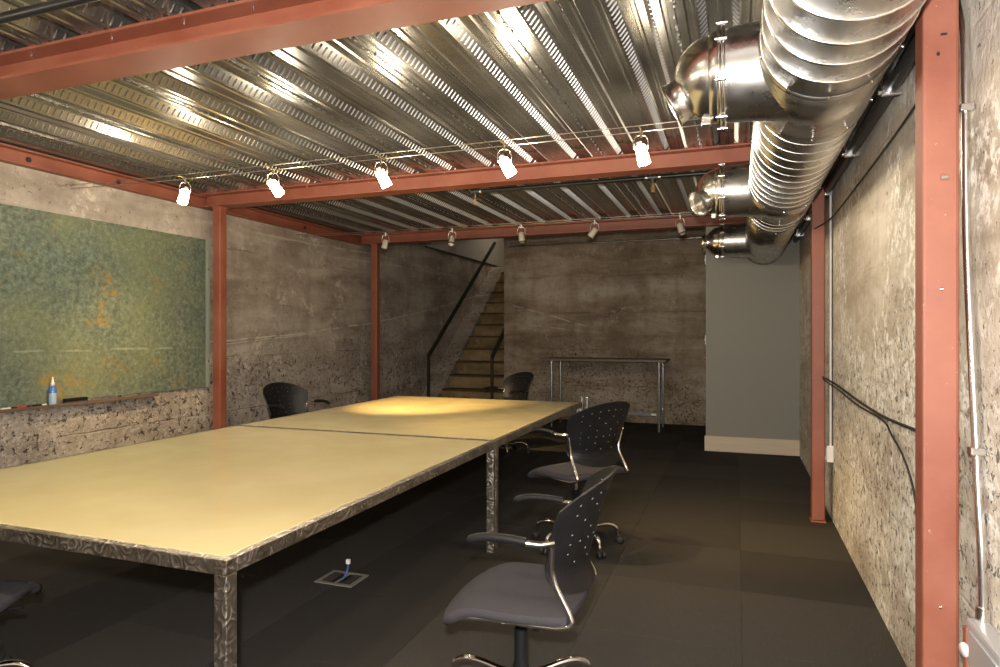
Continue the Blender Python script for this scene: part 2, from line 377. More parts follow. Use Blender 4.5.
# ---- beams
def ibeam(y, lab, wd=.18):
    h = wd/2; t = .014; wv = .005
    pr = [(y-h, BZ), (y+h, BZ), (y+h, BZ+t), (y+wv, BZ+t), (y+wv, BT-t), (y+h, BT-t), (y+h, BT), (y-h, BT), (y-h, BT-t), (y-wv, BT-t), (y-wv, BZ+t), (y-h, BZ+t)]
    r = thing('steel_beam', lab, 'beam', (0, y, BZ), 0, 'red steel beams across the room'); pr = [(a-y, b-BZ) for a, b in pr]
    MB().extrude(pr, 'x', -5.37, .695).build('beam_body', M['red'], r)
    for i in range(11):                                   # deck screws through the top flange
        x = -5.0+i*.5+random.uniform(-.1, .1); MB().cyl((x, -.06, BT-BZ-.014), (x, -.06, BT-BZ-.03), .006, 6).build('screw', M['conduit'], r)
    return r
labs = ['red steel beam over the head of the room, behind the photographer', 'wide red steel beam carried by the column that the duct passes in front of', 'red steel beam above the row of lit spotlights and the black sprinkler pipe', 'red steel beam behind the unlit spotlights, by the staircase']
for y, l in zip(BEAMS, labs): ibeam(y, l, .21 if y == 2.45 else .17)
ch = thing('edge_channel', 'red steel channel running along the top of the left concrete wall', 'beam', (WL+.002, 0, BZ))
MB().extrude([(0, 0), (.085, 0), (.085, .014), (.02, .014), (.02, .115), (.085, .115), (.085, .13), (0, .13)], 'y', Y0, 8.61+.08).build('channel_body', M['red'], ch)
for y in (3.68, 4.5, 7.3): MB().cyl((.018, y, .066), (.028, y, .066), .022, 12).build('bolt_plug', M['dark_steel'], ch)
# ---- posts
def post(x, y, s, lab, rz=0):
    r = thing('steel_post', lab, 'post', (x, y, 0), rz, 'red steel posts'); h = s/2
    MB().box((-h, -h, .012), (h, h, BZ-.001), bev=.010).build('shaft', M['red'], r)
    MB().box((-h*1.15, -h*1.15, 0), (h*1.15, h*1.15, .012)).build('base_plate', M['red'], r)
    MB().box((-h*1.15, -h*1.15, BZ-.0125), (h*1.15, h*1.15, BZ-.0005)).build('cap_plate', M['red'], r); return r
post(-5.20, 5.53, .10, 'slim red post beside the green board on the left wall')
post(-5.13, 8.61, .10, 'slim red post on the left wall near the staircase')
post(.60, 5.70, .095, 'red post on the right wall next to the white outlet box')
pc = post(.603, 2.45, .10, 'thick-looking red post on the right wall beside the bent conduit')
for z, s in ((2.36, .006), (2.42, .004), (1.97, .009), (1.62, .005), (.62, .006)): MB().cyl((random.uniform(-.01, .02), -.0502, z), (random.uniform(-.01, .02), -.0525, z), s, 8).build('bolt_hole', M['dark_steel'] if z > 2 else M['conduit'], pc)
# ---- grey partition
gp = struct(MB().box((-.37, 8.64, 0), (WR, WB, DZ+.05)).build('wall_partition', M['grey_wall']), 'grey painted wall end under the duct')
struct(MB().box((-.385, 8.618, 0), (WR, 8.64, .19), bev=.003).build('baseboard_partition', M['pine']))
for z, lab in ((2.42, 'upper small white wall plate on the side of the grey wall'), (1.40, 'lower small white wall plate on the side of the grey wall')):
    r = thing('switch_plate', lab, 'switch', (-.37, 8.72, z)); MB().box((-.012, -.035, -.058), (0, .035, .058), bev=.003).build('plate', M['white'], r); MB().box((-.02, -.006, -.012), (-.012, .006, .012)).build('toggle', M['white'], r)

# ------------------------------------------------------------------ tables
def table(y0, y1, lab):
    x0, x1 = -3.75, -1.54; H = .75; s = .05; r = thing('steel_table', lab, 'table', ((x0+x1)/2, (y0+y1)/2, 0), 0, 'square glass-topped tables')
    a, b = (x1-x0)/2, (y1-y0)/2
    for n, lo, hi in (('rail', (-a, -b, H-s), (a, -b+s, H)), ('rail', (-a, b-s, H-s), (a, b, H)), ('rail', (-a, -b+s, H-s), (-a+s, b-s, H)), ('rail', (a-s, -b+s, H-s), (a, b-s, H))):
        MB().box(lo, hi, bev=.003).build(n, M['swirl'], r)
    for sx in (-1, 1):
        for sy in (-1, 1):
            cx, cy = sx*(a-s/2), sy*(b-s/2); MB().box((cx-s/2, cy-s/2, 0), (cx+s/2, cy+s/2, H-s), bev=.003).build('leg', M['swirl'], r)
    q = .033
    MB().box((-a+q, -b+q, H-.006), (a-q, b-q, H+.001), bev=.0005).build('glass_top', M['tabletop'], r); return r
table(1.665, 4.155, 'large cream glass-topped table with ground steel frame, between green board and perforated swivel chair')
table(4.157, 6.785, 'large cream glass-topped table with ground steel frame, the one next to the staircase')

# ------------------------------------------------------------------ swivel chairs (front = -x)
def shell_mesh():
    NS, NT_ = 22, 20
    def pt(u, v, off=0):
        s = u*2-1; zt = .475-.085*s*s-.012*s**6; zb = .045+.05*s*s; z = zb+(zt-zb)*v
        hw = .205+.045*min(1, v*1.15)**1.3; th = s*1.05
        y = hw*math.sin(th)/math.sin(1.05); x = .235-(.085+.05*v)*(1-math.cos(th))/(1-math.cos(1.05))
        x += .02*math.exp(-((v-.18)/.18)**2)*-1+.10*v**1.7+.03*(1-v)**3
        n = Vector((math.cos(th), math.sin(th)*.9, -.12)).normalized()
        return Vector((x, y, z))+n*off
    m = MB(); tk = .009
    for side, off in ((0, 0), (1, tk)):
        for i in range(NS):
            for j in range(NT_):
                us = (i/NS, (i+1)/NS); vs = (j/NT_, (j+1)/NT_); h = 2 < i < NS-3 and 3 < j < NT_-1 and ((i % 4 == 1 and j % 4 == 1) or (i % 4 == 3 and j % 4 == 3) or (i % 4 == 3 and j % 8 == 1))
                cs = [pt(us[0], vs[0], off), pt(us[1], vs[0], off), pt(us[1], vs[1], off), pt(us[0], vs[1], off)]
                if not h:
                    m.add(cs if side else cs[::-1], [(0, 1, 2, 3)], 0, True); continue
                cu, cv = (us[0]+us[1])/2, (vs[0]+vs[1])/2; du, dv = .0036/.5, .0036/.42
                ring = [pt(cu+du*math.cos(a), cv+dv*math.sin(a), off) for a in [PI*1.25+k*PI/4 for k in range(8)]]
                vv = cs+ring; fs = []
                for q in range(4):
                    k = q*2; fs += [(q, (q+1) % 4, 4+(k+2) % 8, 4+k+1), (q, 4+k+1, 4+k)]
                m.add(vv, fs if side else [f[::-1] for f in fs], 0, True)
                if side == 0:
                    r2 = [pt(cu+du*math.cos(a), cv+dv*math.sin(a), tk) for a in [PI*1.25+k*PI/4 for k in range(8)]]
                    m.add(ring+r2, [(k, (k+1) % 8, 8+(k+1) % 8, 8+k) for k in range(8)], 1)
    edge = [(i/NS, 0) for i in range(NS)]+[(1, j/NT_) for j in range(NT_)]+[(1-i/NS, 1) for i in range(NS)]+[(0, 1-j/NT_) for j in range(NT_)]
    n = len(edge); A = [pt(u, v, 0) for u, v in edge]; B = [pt(u, v, tk) for u, v in edge]
    m.add(A+B, [(k, (k+1) % n, n+(k+1) % n, n+k) for k in range(n)], 0)
    return m.mesh('back_shell', [M['black_plastic'], M['hole_glint']], False), pt
SHELL, SPT = shell_mesh()
def seat_mesh():
    m = MB(); NX, NY = 16, 14
    def out(a, b):    # a: 0 front..1 back, b:-1..1
        hw = .215+.02*math.sin(a*PI); fx = -.245+.02*b*b*1.2+.475*a
        if a > .8: fx -= (b*b)*.05*(a-.8)/.2
        return fx, b*hw
    def zt(a, b): return .0-.055*max(0, (.28-a)/.28)**2+.012*(a-.5)**2-.014*(abs(b)**4)+.01*b*b
    top = [[Vector((*out(i/NX, j/NY*2-1), zt(i/NX, j/NY*2-1))) for j in range(NY+1)] for i in range(NX+1)]
    vs = [p for r in top for p in r]; W = NY+1
    m.add(vs, [(i*W+j, (i+1)*W+j, (i+1)*W+j+1, i*W+j+1) for i in range(NX) for j in range(NY)], 0, True)
    per = [(0, j) for j in range(NY)]+[(i, NY) for i in range(NX)]+[(NX, NY-j) for j in range(NY)]+[(NX-i, 0) for i in range(NX)]
    c = Vector((0, 0, 0)); rings = []
    for dz, k in ((0, 1), (-.012, 1.012), (-.030, 1.0), (-.04, .94)): rings.append([Vector((top[i][j].x*k, top[i][j].y*k, top[i][j].z+dz)) for i, j in per])
    n = len(per); allv = [p for r in rings for p in r]
    m.add(allv, [(a*n+k, a*n+(k+1) % n, (a+1)*n+(k+1) % n, (a+1)*n+k) for a in range(3) for k in range(n)], 0, True)
    m.add(rings[3], [tuple(range(n))], 0)
    return m.mesh('seat_cushion', M['fabric'])
SEAT = seat_mesh()
CH = {}; UP = (1.10, 1.12, 1.02)
def chair(lab, loc, rz, sh, star=0.3, arms=True):
    r = thing('swivel_chair', lab, 'chair', loc, rz, 'black swivel chairs around the tables')
    def part(name, key, fn, mt, par=r, z=0):
        if key not in CH: CH[key] = fn().mesh(name, M[mt])
        o = link(name, CH[key], par); o.location.z = z
        if z: o.scale = UP
        return o
    st = link('seat', SEAT, r); st.location = (.008, 0, sh); st.scale = UP
    sl = link('backrest', SHELL, r); sl.location.z = sh; sl.scale = UP
    for sg in (-1, 1):
        def frame():
            m = MB(); a = SPT(.5+sg*.47, .52); b = SPT(.5+sg*.46, .12)
            m.tube(bez([(-.215, sg*.20, -.062), (-.05, sg*.208, -.046), (.13, sg*.212, -.044), (.20, sg*.214, -.038), (.232, sg*.214, -.008), (b.x+.008, sg*(abs(b.y)+.008), b.z), (a.x-.0, sg*(abs(a.y)+.01), a.z)], 6), .010, 10); return m
        part('side_frame', ('fr', sg), frame, 'chrome', r, sh)
        if not arms: continue
        def stub():
            m = MB(); a = SPT(.5+sg*.47, .52); m.tube([(a.x+.004, sg*(abs(a.y)+.012), .262), (a.x-.03, sg*.262, .262), (a.x-.11, sg*.268, .264)], .011, 10); return m
        part('arm_bracket', ('stub', sg), stub, 'chrome', r, sh)
        def arm():
            m = MB(); a = SPT(.5+sg*.47, .52); x = a.x-.075
            m.tube(bez([(x, sg*.268, .268), (x-.07, sg*.269, .274), (x-.14, sg*.268, .272), (x-.185, sg*.266, .260), (x-.205, sg*.264, .248)], 5), [.016]*16+[.015, .014, .012, .010, .006], 12, flat=1.0); return m
        ar = part('armrest', ('arm', sg), arm, 'black_plastic', r, sh)
    part('seat_mechanism', 'mech', lambda: MB().box((-.11, -.085, -.085), (.10, .085, -.045), bev=.01).cyl((-.02, .07, -.07), (-.03, .24, -.075), .006, 8).cyl((.08, -.06, -.075), (.10, -.16, -.085), .012, 8), 'black_plastic', r, sh)
    k = round(sh, 3)
    part('gas_rod', ('rod', k), lambda: MB().cyl((0, 0, sh-.18), (0, 0, sh-.05), .014, 14), 'chrome')
    part('gas_column', ('col', k), lambda: MB().lathe((0, 0, 0), (0, 0, 1), [(.085, 0), (.085, .030), (.15, .033), (.15, .027), (sh-.175, .027), (sh-.175, .024), (sh-.16, .020), (sh-.16, 0)], 20), 'black_plastic')
    part('base_hub', 'hub', lambda: MB().lathe((0, 0, 0), (0, 0, 1), [(.075, 0), (.075, .036), (.088, .042), (.135, .040), (.145, .034), (.145, 0)], 20), 'chrome')
    for i in range(5):
        a = star+i*2*PI/5; ca, sa = math.cos(a), math.sin(a)
        def leg(): return MB().tube(bez([(.025, 0, .115), (.09, 0, .118), (.17, 0, .135), (.235, 0, .138), (.283, 0, .118), (.30, 0, .075), (.302, 0, .056)], 5), [.015]*15+[.0145]*8+[.012]*8, 10)
        L = part('base_leg', 'leg', leg, 'chrome'); L.rotation_euler.z = a
        def cas():
            m = MB()
            for q in (-1, 1): m.lathe((.315, q*.008, .026), (0, q, 0), [(0, 0), (0, .021), (.004, .026), (.013, .026), (.018, .020), (.018, 0)], 14)
            m.box((.296, -.007, .026), (.322, .007, .058), bev=.004); return m
        c = part('caster', 'cas', cas, 'rubber', L)
    return r
R_ = math.radians
chair('charcoal swivel chair with perforated black back, on the open carpet beside the front table', (-.815, 2.49, 0), R_(2), .47, 1.85)
chair('black swivel chair raised higher than the others, behind the perforated one', (-1.06, 4.47, 0), R_(-32), .55, 1.02)
chair('black swivel chair at the table end in front of the staircase', (-2.72, 7.60, 0), R_(54), .51, .5)
chair('black swivel chair against the left concrete wall between the two red posts', (-4.29, 5.69, 0), R_(168), .47, .5)
chair('black swivel chair pushed under the table below the marker tray', (-2.95, 1.67, 0), R_(-60), .44, 1.71, False)

# ------------------------------------------------------------------ bar table at the back wall
bt = thing('bar_table', 'tall narrow bar table with steel legs against the back wall', 'table', (0, 0, 0)); bt.location = (-1.95, 10.3, 0)
MB().box((-.99, -.32, 1.045), (.955, .32, 1.085), bev=.004).build('tabletop', M['darkwood'], bt)
for x in (-.82, .85):
    for y in (-.28, .28): MB().cyl((x, y, 0), (x, y, 1.045), .021, 14).build('leg', M['clear'], bt)
    MB().box((x-.012, -.26, .245), (x+.012, .26, .285)).build('side_rail', M['clear'], bt)
MB().box((-.80, -.292, .235), (.83, -.268, .285)).build('stretcher', M['clear'], bt)
MB().box((.74, -.298, .245), (.81, -.2921, .275)).build('bracket', M['white'], bt)
ps = thing('chrome_upright_stand', 'small stand with two upright tubes beyond the table corner', 'stand', (-1.62, 7.25, 0))
MB().box((-.10, -.07, 0), (.10, .07, .02), bev=.004).build('base', M['dark_steel'], ps)
for x in (-.03, .03): MB().cyl((x, 0, .02), (x, 0, .755), .019, 12).lathe((x, 0, .755), (0, 0, 1), [(0, .019), (.015, .017), (.022, .008), (.024, 0)], 12).build('upright_tube', M['clear'], ps)

# ------------------------------------------------------------------ stairs and handrails
stc = thing('staircase', 'worn concrete staircase rising beyond the left corner', 'stairs', (-4.5, 10.6, 0))
rs, tr = .2423, .3178
for k in range(1, 14):
    ny, nz = 10.907+(k-2)*tr-10.6, .463+(k-2)*rs
    s_ = MB().box((-.60, ny+.02, max(0, nz-rs-.3)), (.59, ny+tr+.02, nz-.035)).build('step', M['stair'], stc)
    MB().box((-.60, ny-.012, nz-.035), (.592, ny+tr+.02, nz), bev=.008).build('tread', M['nosing'], s_)
MB().add([(-.949+q, y, z) for q in (.0, .348) for (y, z) in ((-.01, 0), (-.01, .20), (.30, .44), (3.8, 3.05), (4.9, 3.05), (4.9, 0))],
         [(0,1,2,3,4,5), (11,10,9,8,7,6), (0,6,7,1), (1,7,8,2), (2,8,9,3), (3,9,10,4), (4,10,11,5), (5,11,6,0)]).build('side_curb', M['wall_left'], stc)
def rail(lab, x, y, z, L):
    r = thing('stair_handrail', lab, 'handrail', (x, y, 0)); s = .022
    MB().box((-s, -s, 0), (s, s, z-.0)).build('rail_post', M['dark_rail'], r)
    a = math.atan2(.725, 1); q = Matrix.Translation((0, 0, z)) @ Matrix.Rotation(a, 4, 'X')
    MB().box((-s, -.01, -.03), (s, L, .03), rot=q).build('rail_bar', M['dark_rail'], r)
rail('long dark iron handrail on the wall side of the staircase', -5.07, 10.29, 1.09, 4.1)
rail('dark iron handrail disappearing behind the back wall corner', -3.96, 10.49, 1.07, 1.9)

# ------------------------------------------------------------------ duct
CX, CZ, DR = .310, 2.553, .228
BR = [(-.058, 2.88, (-.88, .02, -.46), .186), (-.105, 5.22, (-.72, -.50, -.48), .186), (-.155, 8.03, (-1, -.12, -.06), .183)]
du = thing('spiral_duct', 'large silver spiral duct along the right wall with three side branches', 'duct', (CX, 3.2, CZ)); oy = 3.2
def ring_sec(y0, y1, r, name='duct_section'):
    return MB().lathe((0, y0-oy, 0), (0, 1, 0), [(0, r-.012), (0, r), (y1-y0, r), (y1-y0, r-.012)], 64).build(name, M['duct'], du)
secs = [(Y0+.02, 2.60), (3.14, 4.92), (5.46, 5.95)]; tees = [(2.59, 3.15), (4.91, 5.47)]
for a, b in secs:
    s_ = ring_sec(a, b, DR); m = MB(); n = int((b-a)/.155*40); pts = []
    for k in range(n+1):
        y = a+.02+(b-a-.04)*k/n; th = 2*PI*y/.155; pts.append((math.cos(th)*(DR+.001), y-oy, math.sin(th)*(DR+.001)))
    m.tube(pts, .0055, 6).build('spiral_seam', M['seam'], s_)
for a, b in tees: ring_sec(a, b, DR+.004, 'tee_fitting')
ring_sec(5.94, 8.639, DR-.002, 'tee_fitting')
for y in (2.60, 3.14, 4.92, 5.46, 5.95, 8.60):
    cl = MB().lathe((0, y-oy, 0), (0, 1, 0), [(-.012, DR+.002), (-.008, DR+.008), (.008, DR+.008), (.012, DR+.002)], 64).build('collar', M['duct'], du)
    for th in (3.4, 4.1, 4.7, 5.3, 5.9): MB().cyl((math.cos(th)*(DR+.006), y-oy-.03, math.sin(th)*(DR+.006)), (math.cos(th)*(DR+.014), y-oy-.03, math.sin(th)*(DR+.014)), .007, 6).build('screw', M['bright_steel'], cl)
for (rx, y, d, r) in BR:
    o = Vector((rx-CX, y-oy, 0)); dl = (CX-.10)-rx
    b = MB().lathe(o, (1, 0, 0), [(0, r), (dl*.45, r+.006), (dl, r+.022)], 48).build('branch', M['duct'], du)
    m = MB()
    MB().lathe(o, (1, 0, 0), [(-.016, r-.02), (-.016, r+.018), (-.001, r+.018), (-.001, r-.02)], 48).lathe(o, (1, 0, 0), [(.003, r-.02), (.003, r+.016), (.014, r+.016), (.014, r-.02)], 48).build('flange', M['bright_steel'], b)
    for k in range(8):
        th = k*PI/4+.39; q = o+Vector((0, math.cos(th), math.sin(th)))*(r+.022); MB().cyl(q+Vector((-.022, 0, 0)), q+Vector((.02, 0, 0)), .007, 8).build('flange_bolt', M['bright_steel'], b)
    # ball-jet nozzle: a retaining cup, a polished ball and a spout aimed off axis
    c = o+Vector((-.022, 0, 0)); R = r-.012; D = Vector(d).normalized()
    prof = [(-.0, r-.006), (-.035, r-.008), (-.04, r-.018)]
    MB().lathe(o, (1, 0, 0), [(-.016, r-.004), (-.045, r-.006), (-.052, r-.02)], 48).build('cup', M['bright_steel'], b)
    pr = []; a0 = math.asin(.092/R)
    for k in range(19):
        a = a0+(PI*.56-a0)*k/18; pr.append((R*math.cos(a), R*math.sin(a)))
    MB().lathe(c, D, pr, 40).build('nozzle_ball', M['bright_steel'], b)
    h = R*math.cos(a0)
    MB().lathe(c, D, [(h-.004, .092), (h+.012, .088), (h+.055, .090), (h+.064, .100), (h+.060, .095), (h+.02, .083), (h-.05, .07)], 36).lathe(c, D, [(h-.05, .071), (h-.051, 0)], 36, 1).build('nozzle_spout', [M['bright_steel'], M['rubber']], b)  # black inner disc: shade of the hollow throat put into colour
    MB().box((c.x-.06, c.y-.018, -r-.012), (c.x-.022, c.y+.018, -r+.03), bev=.005).build('clamp_screw', M['bright_steel'], b)
# duct hangers: strap loops to the deck
for y in (1.2, 4.1, 6.9):
    h = thing('duct_hanger', {1.2: 'steel strap hanging the duct before the first side branch', 4.1: 'steel strap hanging the duct between the two larger side branches', 6.9: 'steel strap hanging the duct near the grey wall'}[y], 'strap', (CX, y, CZ))
    for sx in (-1, 1): MB().cyl((sx*(DR+.008), 0, .06), (sx*(DR+.008), 0, DZ-CZ), .004, 6).build('hanger_rod', M['dark_steel'], h)

# ------------------------------------------------------------------ pipes, conduits, cables
def polyobj(name, pts, r, mt, lab, cat, n=8, sm=6): 
    o = MB().tube(bez(pts, sm) if sm else pts, r, n).build(name, M[mt]); return tag(o, lab, cat)
sp = thing('sprinkler_pipe', 'black sprinkler pipe behind the beam over the lit spotlights', 'pipe', (-1, 5.9, 2.865))
MB().cyl((-1.42, 0, 0), (1.50, 0, 0), .019, 12).build('pipe_run', M['black_pipe'], sp)
for x in (-1.40, .30):
    t_ = MB().cyl((x-.045, 0, 0), (x+.045, 0, 0), .026, 12).cyl((x, 0, 0), (x, 0, -.05), .024, 12).build('tee', M['dark_steel'], sp)
    for e in (-.055, .055):
        if x+e > -1.43: MB().cyl((x+e-.012, 0, 0), (x+e+.012, 0, 0), .022, 10).build('coupling', M['conduit'], t_)
    h = MB().cyl((x, 0, -.05), (x, 0, -.075), .013, 10).cyl((x, 0, -.075), (x, 0, -.125), .006, 8).lathe((x, 0, -.125), (0, 0, -1), [(0, 0), (0, .02), (.004, .02), (.004, 0)], 12)
    for e in (-1, 1): h.tube(bez([(x+e*.008, 0, -.075), (x+e*.017, 0, -.098), (x+e*.004, 0, -.122)], 4), .003, 6)
    h.build('sprinkler_head', M['brass'], sp)
s2 = thing('sprinkler_pipe', 'black sprinkler pipe above the wide beam, under the deck', 'pipe', (-2.5, 1.965, 2.88)); MB().cyl((-2.9, 0, 0), (2.4, 0, 0), .021, 12).build('pipe_run', M['black_pipe'], s2)
MB().cyl((1.2, 0, 0), (1.3, 0, 0), .028, 12).build('coupling', M['dark_steel'], s2)
wr = thing('wall_raceway', 'pair of dark steel pipes clamped high on the right wall behind the duct', 'pipe', (.66, 4, 2.64))
for dz, dx, r in ((.045, .0, .034), (-.035, .005, .03)): MB().cyl((dx, -3.6, dz), (dx, 4.62, dz), r, 14).build('pipe_run', M['dark_steel'], wr)
for y in (-1.45, -.6, .5, 1.7, 2.9, 4.0): MB().box((-.04, y-.012, -.075), (.046, y+.012, .09), bev=.004).cyl((-.036, y, -.055), (-.052, y, -.055), .012, 8).build('clamp', M['conduit'], wr)
cn = thing('conduit', 'bright galvanised conduit bent down beside the thick red post', 'conduit', (.688, 2.4, 0))
MB().tube(bez([(-.02, .18, 2.66), (-.004, .155, 2.60), (0, .10, 2.50), (0, .075, 2.36), (0, .06, 1.8), (0, -.02, 1.2), (0, -.045, 1.0), (0, -.075, .83), (0, -.085, .66), (0, -.085, .64)], 6), .0125, 12).build('tube', M['conduit'], cn)
for z, y in ((2.2, .066), (1.12, -.03)): MB().box((-.02, y-.02, z-.012), (.02, y+.02, z+.012), bev=.004).build('clamp', M['conduit'], cn)
MB().cyl((0, -.085, .62), (0, -.085, .665), .019, 10).build('connector', M['bright_steel'], cn)
jb = thing('electrical_box', 'grey metal electrical box at the foot of the bent conduit', 'electrical box', (.68, 2.2, .36))
MB().box((-.03, -.14, 0), (.028, .135, .265), bev=.010).build('body', M['box_grey'], jb)
MB().box((-.036, -.13, .02), (-.03, .09, .24), bev=.002).build('cover', M['box_grey'], jb)
MB().box((-.035, .115, .03), (.0, .145, .235), bev=.003).build('outlet_plate', M['red'], jb)
for z in (.09, .17): MB().lathe((-.036, .118, z), (-1, -.4, 0), [(0, .0), (0, .022), (.006, .020), (.007, 0)], 16).build('outlet', M['white'], jb)
c2 = thing('conduit', 'thin white conduit running down to the outlet box by the middle post', 'conduit', (.692, 5.71, 0)); MB().cyl((0, 0, .60), (0, 0, 2.60), .009, 10).build('tube', M['white'], c2)
ob = thing('outlet_box', 'small white outlet box at the end of the thin conduit', 'outlet', (.69, 5.71, .47)); MB().box((-.03, -.03, 0), (.02, .03, .13), bev=.004).build('body', M['white'], ob); MB().box((-.034, -.02, .02), (-.03, .02, .11)).box((-.046, -.012, .015), (-.03, .012, .05)).build('cover', M['white'], ob)
polyobj('cable', [(.66, 2.52, 2.41), (.675, 3.3, 2.385), (.68, 4.4, 2.37), (.66, 5.4, 2.34), (.57, 5.645, 2.30)], .0055, 'cable_black', 'thin dark cable stretched high between the two right-hand posts', 'cable')
polyobj('cable', [(.63, 5.64, 1.14), (.685, 5.35, 1.105), (.692, 4.6, 1.075), (.692, 3.8, 1.062), (.69, 3.05, 1.085), (.66, 2.52, 1.12)], .007, 'cable_black', 'upper strand of the dark cable pair sagging on the right wall', 'cable')
polyobj('cable', [(.63, 5.63, 1.125), (.68, 5.25, 1.08), (.688, 4.5, 1.045), (.688, 3.75, 1.045), (.69, 3.55, 1.00), (.69, 3.3, .93), (.692, 3.12, .80), (.69, 3.05, .6)], .005, 'cable_black', 'lower strand of the dark cable pair, dropping away down the right wall', 'cable')
polyobj('conduit', [(-3.8, WB-.02, 3.02), (-.4, WB-.02, 3.02)], .014, 'conduit', 'straight conduit along the top of the back wall', 'conduit', 8, 0)

# ------------------------------------------------------------------ spotlights on cables
def cable_row(y, z, lab):
    for s in (-1, 1):
        o = MB().tube([(WL, y+s*.06, z+.02), (-4.6, y+s*.06, z+.004), (-2.4, y+s*.06, z), (-.6, y+s*.06, z), (.03, y+s*.06, z+.004)], .0032, 6).build('steel_cable', M['steel_cable']); tag(o, lab % (('nearer the wide beam', 'nearer the staircase')[s > 0]), 'cable', 'spotlight cables')
        MB().cyl((WL, y+s*.06, z+.02), (WL+.10, y+s*.06, z+.018), .008, 8).build('turnbuckle', M['bright_steel'], o)
        MB().cyl((.03, y+s*.06, z-.01), (.03, y+s*.06, DZ+.03), .007, 8).build('anchor_rod', M['dark_steel'], o)
def lamp(x, y, z, d, lit, lab, grp, pw=1, cone=60):
    r = thing('spotlight', lab, 'lamp', (x, y, z), 0, grp); D = Vector(d).normalized()
    MB().cyl((0, -.075, -.006), (0, .075, -.006), .006, 8).build('crossbar', M['brass'] if lit else M['conduit'], r)
    MB().cyl((0, 0, -.004), (0, 0, -.055), .0075, 8).build('stem', M['bright_steel'] if lit else M['white'], r)
    side = D.cross(Vector((0, 0, 1))); side = side.normalized() if side.length > .05 else Vector((1, 0, 0))
    # yoke turns to show its loop across the cable direction
    sd = Vector((.95, .3, 0)).normalized(); c = Vector((0, 0, -.125))
    MB().tube(bez([c+sd*.045, c+sd*.045+Vector((0, 0, .045)), c+sd*.03+Vector((0, 0, .078)), c+Vector((0, 0, .086)), c-sd*.03+Vector((0, 0, .078)), c-sd*.045+Vector((0, 0, .045)), c-sd*.045], 5), .0045, 8).build('yoke', M['bright_steel'] if lit else M['conduit'], r)
    c = c+D*.028
    b = MB().lathe(c, D, [(-.052, 0), (-.052, .024), (-.045, .032), (.058, .038), (.066, .037), (.066, .031), (.052, .028), (.052, 0)], 24).build('lamp_shade', M['lit'] if lit else M['unlit'], r)
    if lit:
        l = bpy.data.lights.new('halogen_beam', 'SPOT'); l.energy = SPOT_W*pw; l.color = BEAM_C; l.spot_size = R_(cone); l.spot_blend = 1; l.shadow_soft_size = .03
        lo = bpy.data.objects.new('halogen_beam', l); COL.objects.link(lo); lo.parent = r; lo.location = c+D*.075; lo.rotation_euler = D.to_track_quat('-Z', 'Y').to_euler()
        g = bpy.data.lights.new('halogen_glow', 'POINT'); g.energy = GLOW_W if y > 2 else GLOW_W*.55; g.color = WARM; g.shadow_soft_size = .035
        go = bpy.data.objects.new('halogen_glow', g); COL.objects.link(go); go.parent = r; go.location = c+D*.115
        MB().cyl(c-D*.053, c-D*.075, .015, 10).build('lamp_cap', M['white'], r)
    else: MB().lathe(c, D, [(.06, .041), (.072, .041), (.072, .034), (.06, .034)], 20).build('rim', M['dark_steel'], r)
    return r
ordn = ['first', 'second', 'third', 'fourth', 'fifth']
cable_row(4.0, 2.72, 'thin steel cable carrying the lit spotlights, the one of the pair %s')
cable_row(7.2, 2.755, 'thin steel cable carrying the unlit spotlights, the one of the pair %s')
cable_row(.9, 2.72, 'thin steel cable carrying the added rear spotlights, the one %s')  # cables of the unseen lamp row added for overall brightness
near = [(-4.108, (-.85, .40, -1.05), 5, 60), (-3.259, (.10, .74, -.66), 46, 40), (-2.339, (.24, .45, -.8), 4, 60), (-1.423, (.45, .12, -.8), 4, 60), (-.547, (.20, .45, -.95), 7, 52)]
for (x, d, pw, cone), o_ in zip(near, ordn): lamp(x, 4.0, 2.72, d, True, f'lit spotlight on steel cables, {o_} of five counting from the green board', 'lit cable spotlights', pw, cone)
far = [(-4.145, (-.15, -.1, -.8)), (-3.232, (.10, -.5, -.75)), (-2.354, (.15, -.1, -.9)), (-1.493, (-.55, -.1, -.75)), (-.57, (.25, -.2, -.85))]
for (x, d), o_ in zip(far, ordn): lamp(x, 7.2, 2.755, d, False, f'unlit grey spotlight on steel cables, {o_} of five counting from the left wall', 'unlit cable spotlights')
for (x, d), o_ in zip([(-4.1, (-.5, .3, -.7)), (-3.2, (.1, .5, -.8)), (-2.3, (0, .4, -.9)), (-1.4, (.1, .3, -.9)), (-.5, (-.2, .5, -.9))], ordn):
    lamp(x, .9, 2.72, d, True, f'added fill spotlight behind the photographer, {o_} of five counting from the left wall', 'added cable spotlights behind the photographer')  # unseen row added to raise the overall brightness of the room

# ------------------------------------------------------------------ green board, tray, pens
gb = thing('green_board', 'mottled green glass board with rust stains on the left concrete wall', 'board', (WL, 3.9, .88))
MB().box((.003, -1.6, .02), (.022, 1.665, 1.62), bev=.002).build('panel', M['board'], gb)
MB().box((.003, 1.675, .02), (.02, 1.73, 1.62)).build('edge_strip', M['board_edge'], gb)
for z in (.3, 1.3): MB().cyl((.001, 1.70, z), (.03, 1.70, z), .010, 10).build('standoff', M['bright_steel'], gb)
ty = MB().box((.003, -1.5, -.018), (.085, 1.0, 0)).box((.078, -1.5, 0), (.085, 1.0, .008)).build('marker_tray', M['traywood'], gb)
TZ = .881; TX = WL+.054
bo = thing('cleaner_bottle', 'blue bottle of board cleaner with pointed white nozzle on the tray', 'bottle', (TX-.002, 3.86, TZ))
MB().lathe((0, 0, 0), (0, 0, 1), [(0, 0), (0, .026), (.004, .028), (.10, .028)], 20).build('bottle_base', M['bottle_body'], bo)
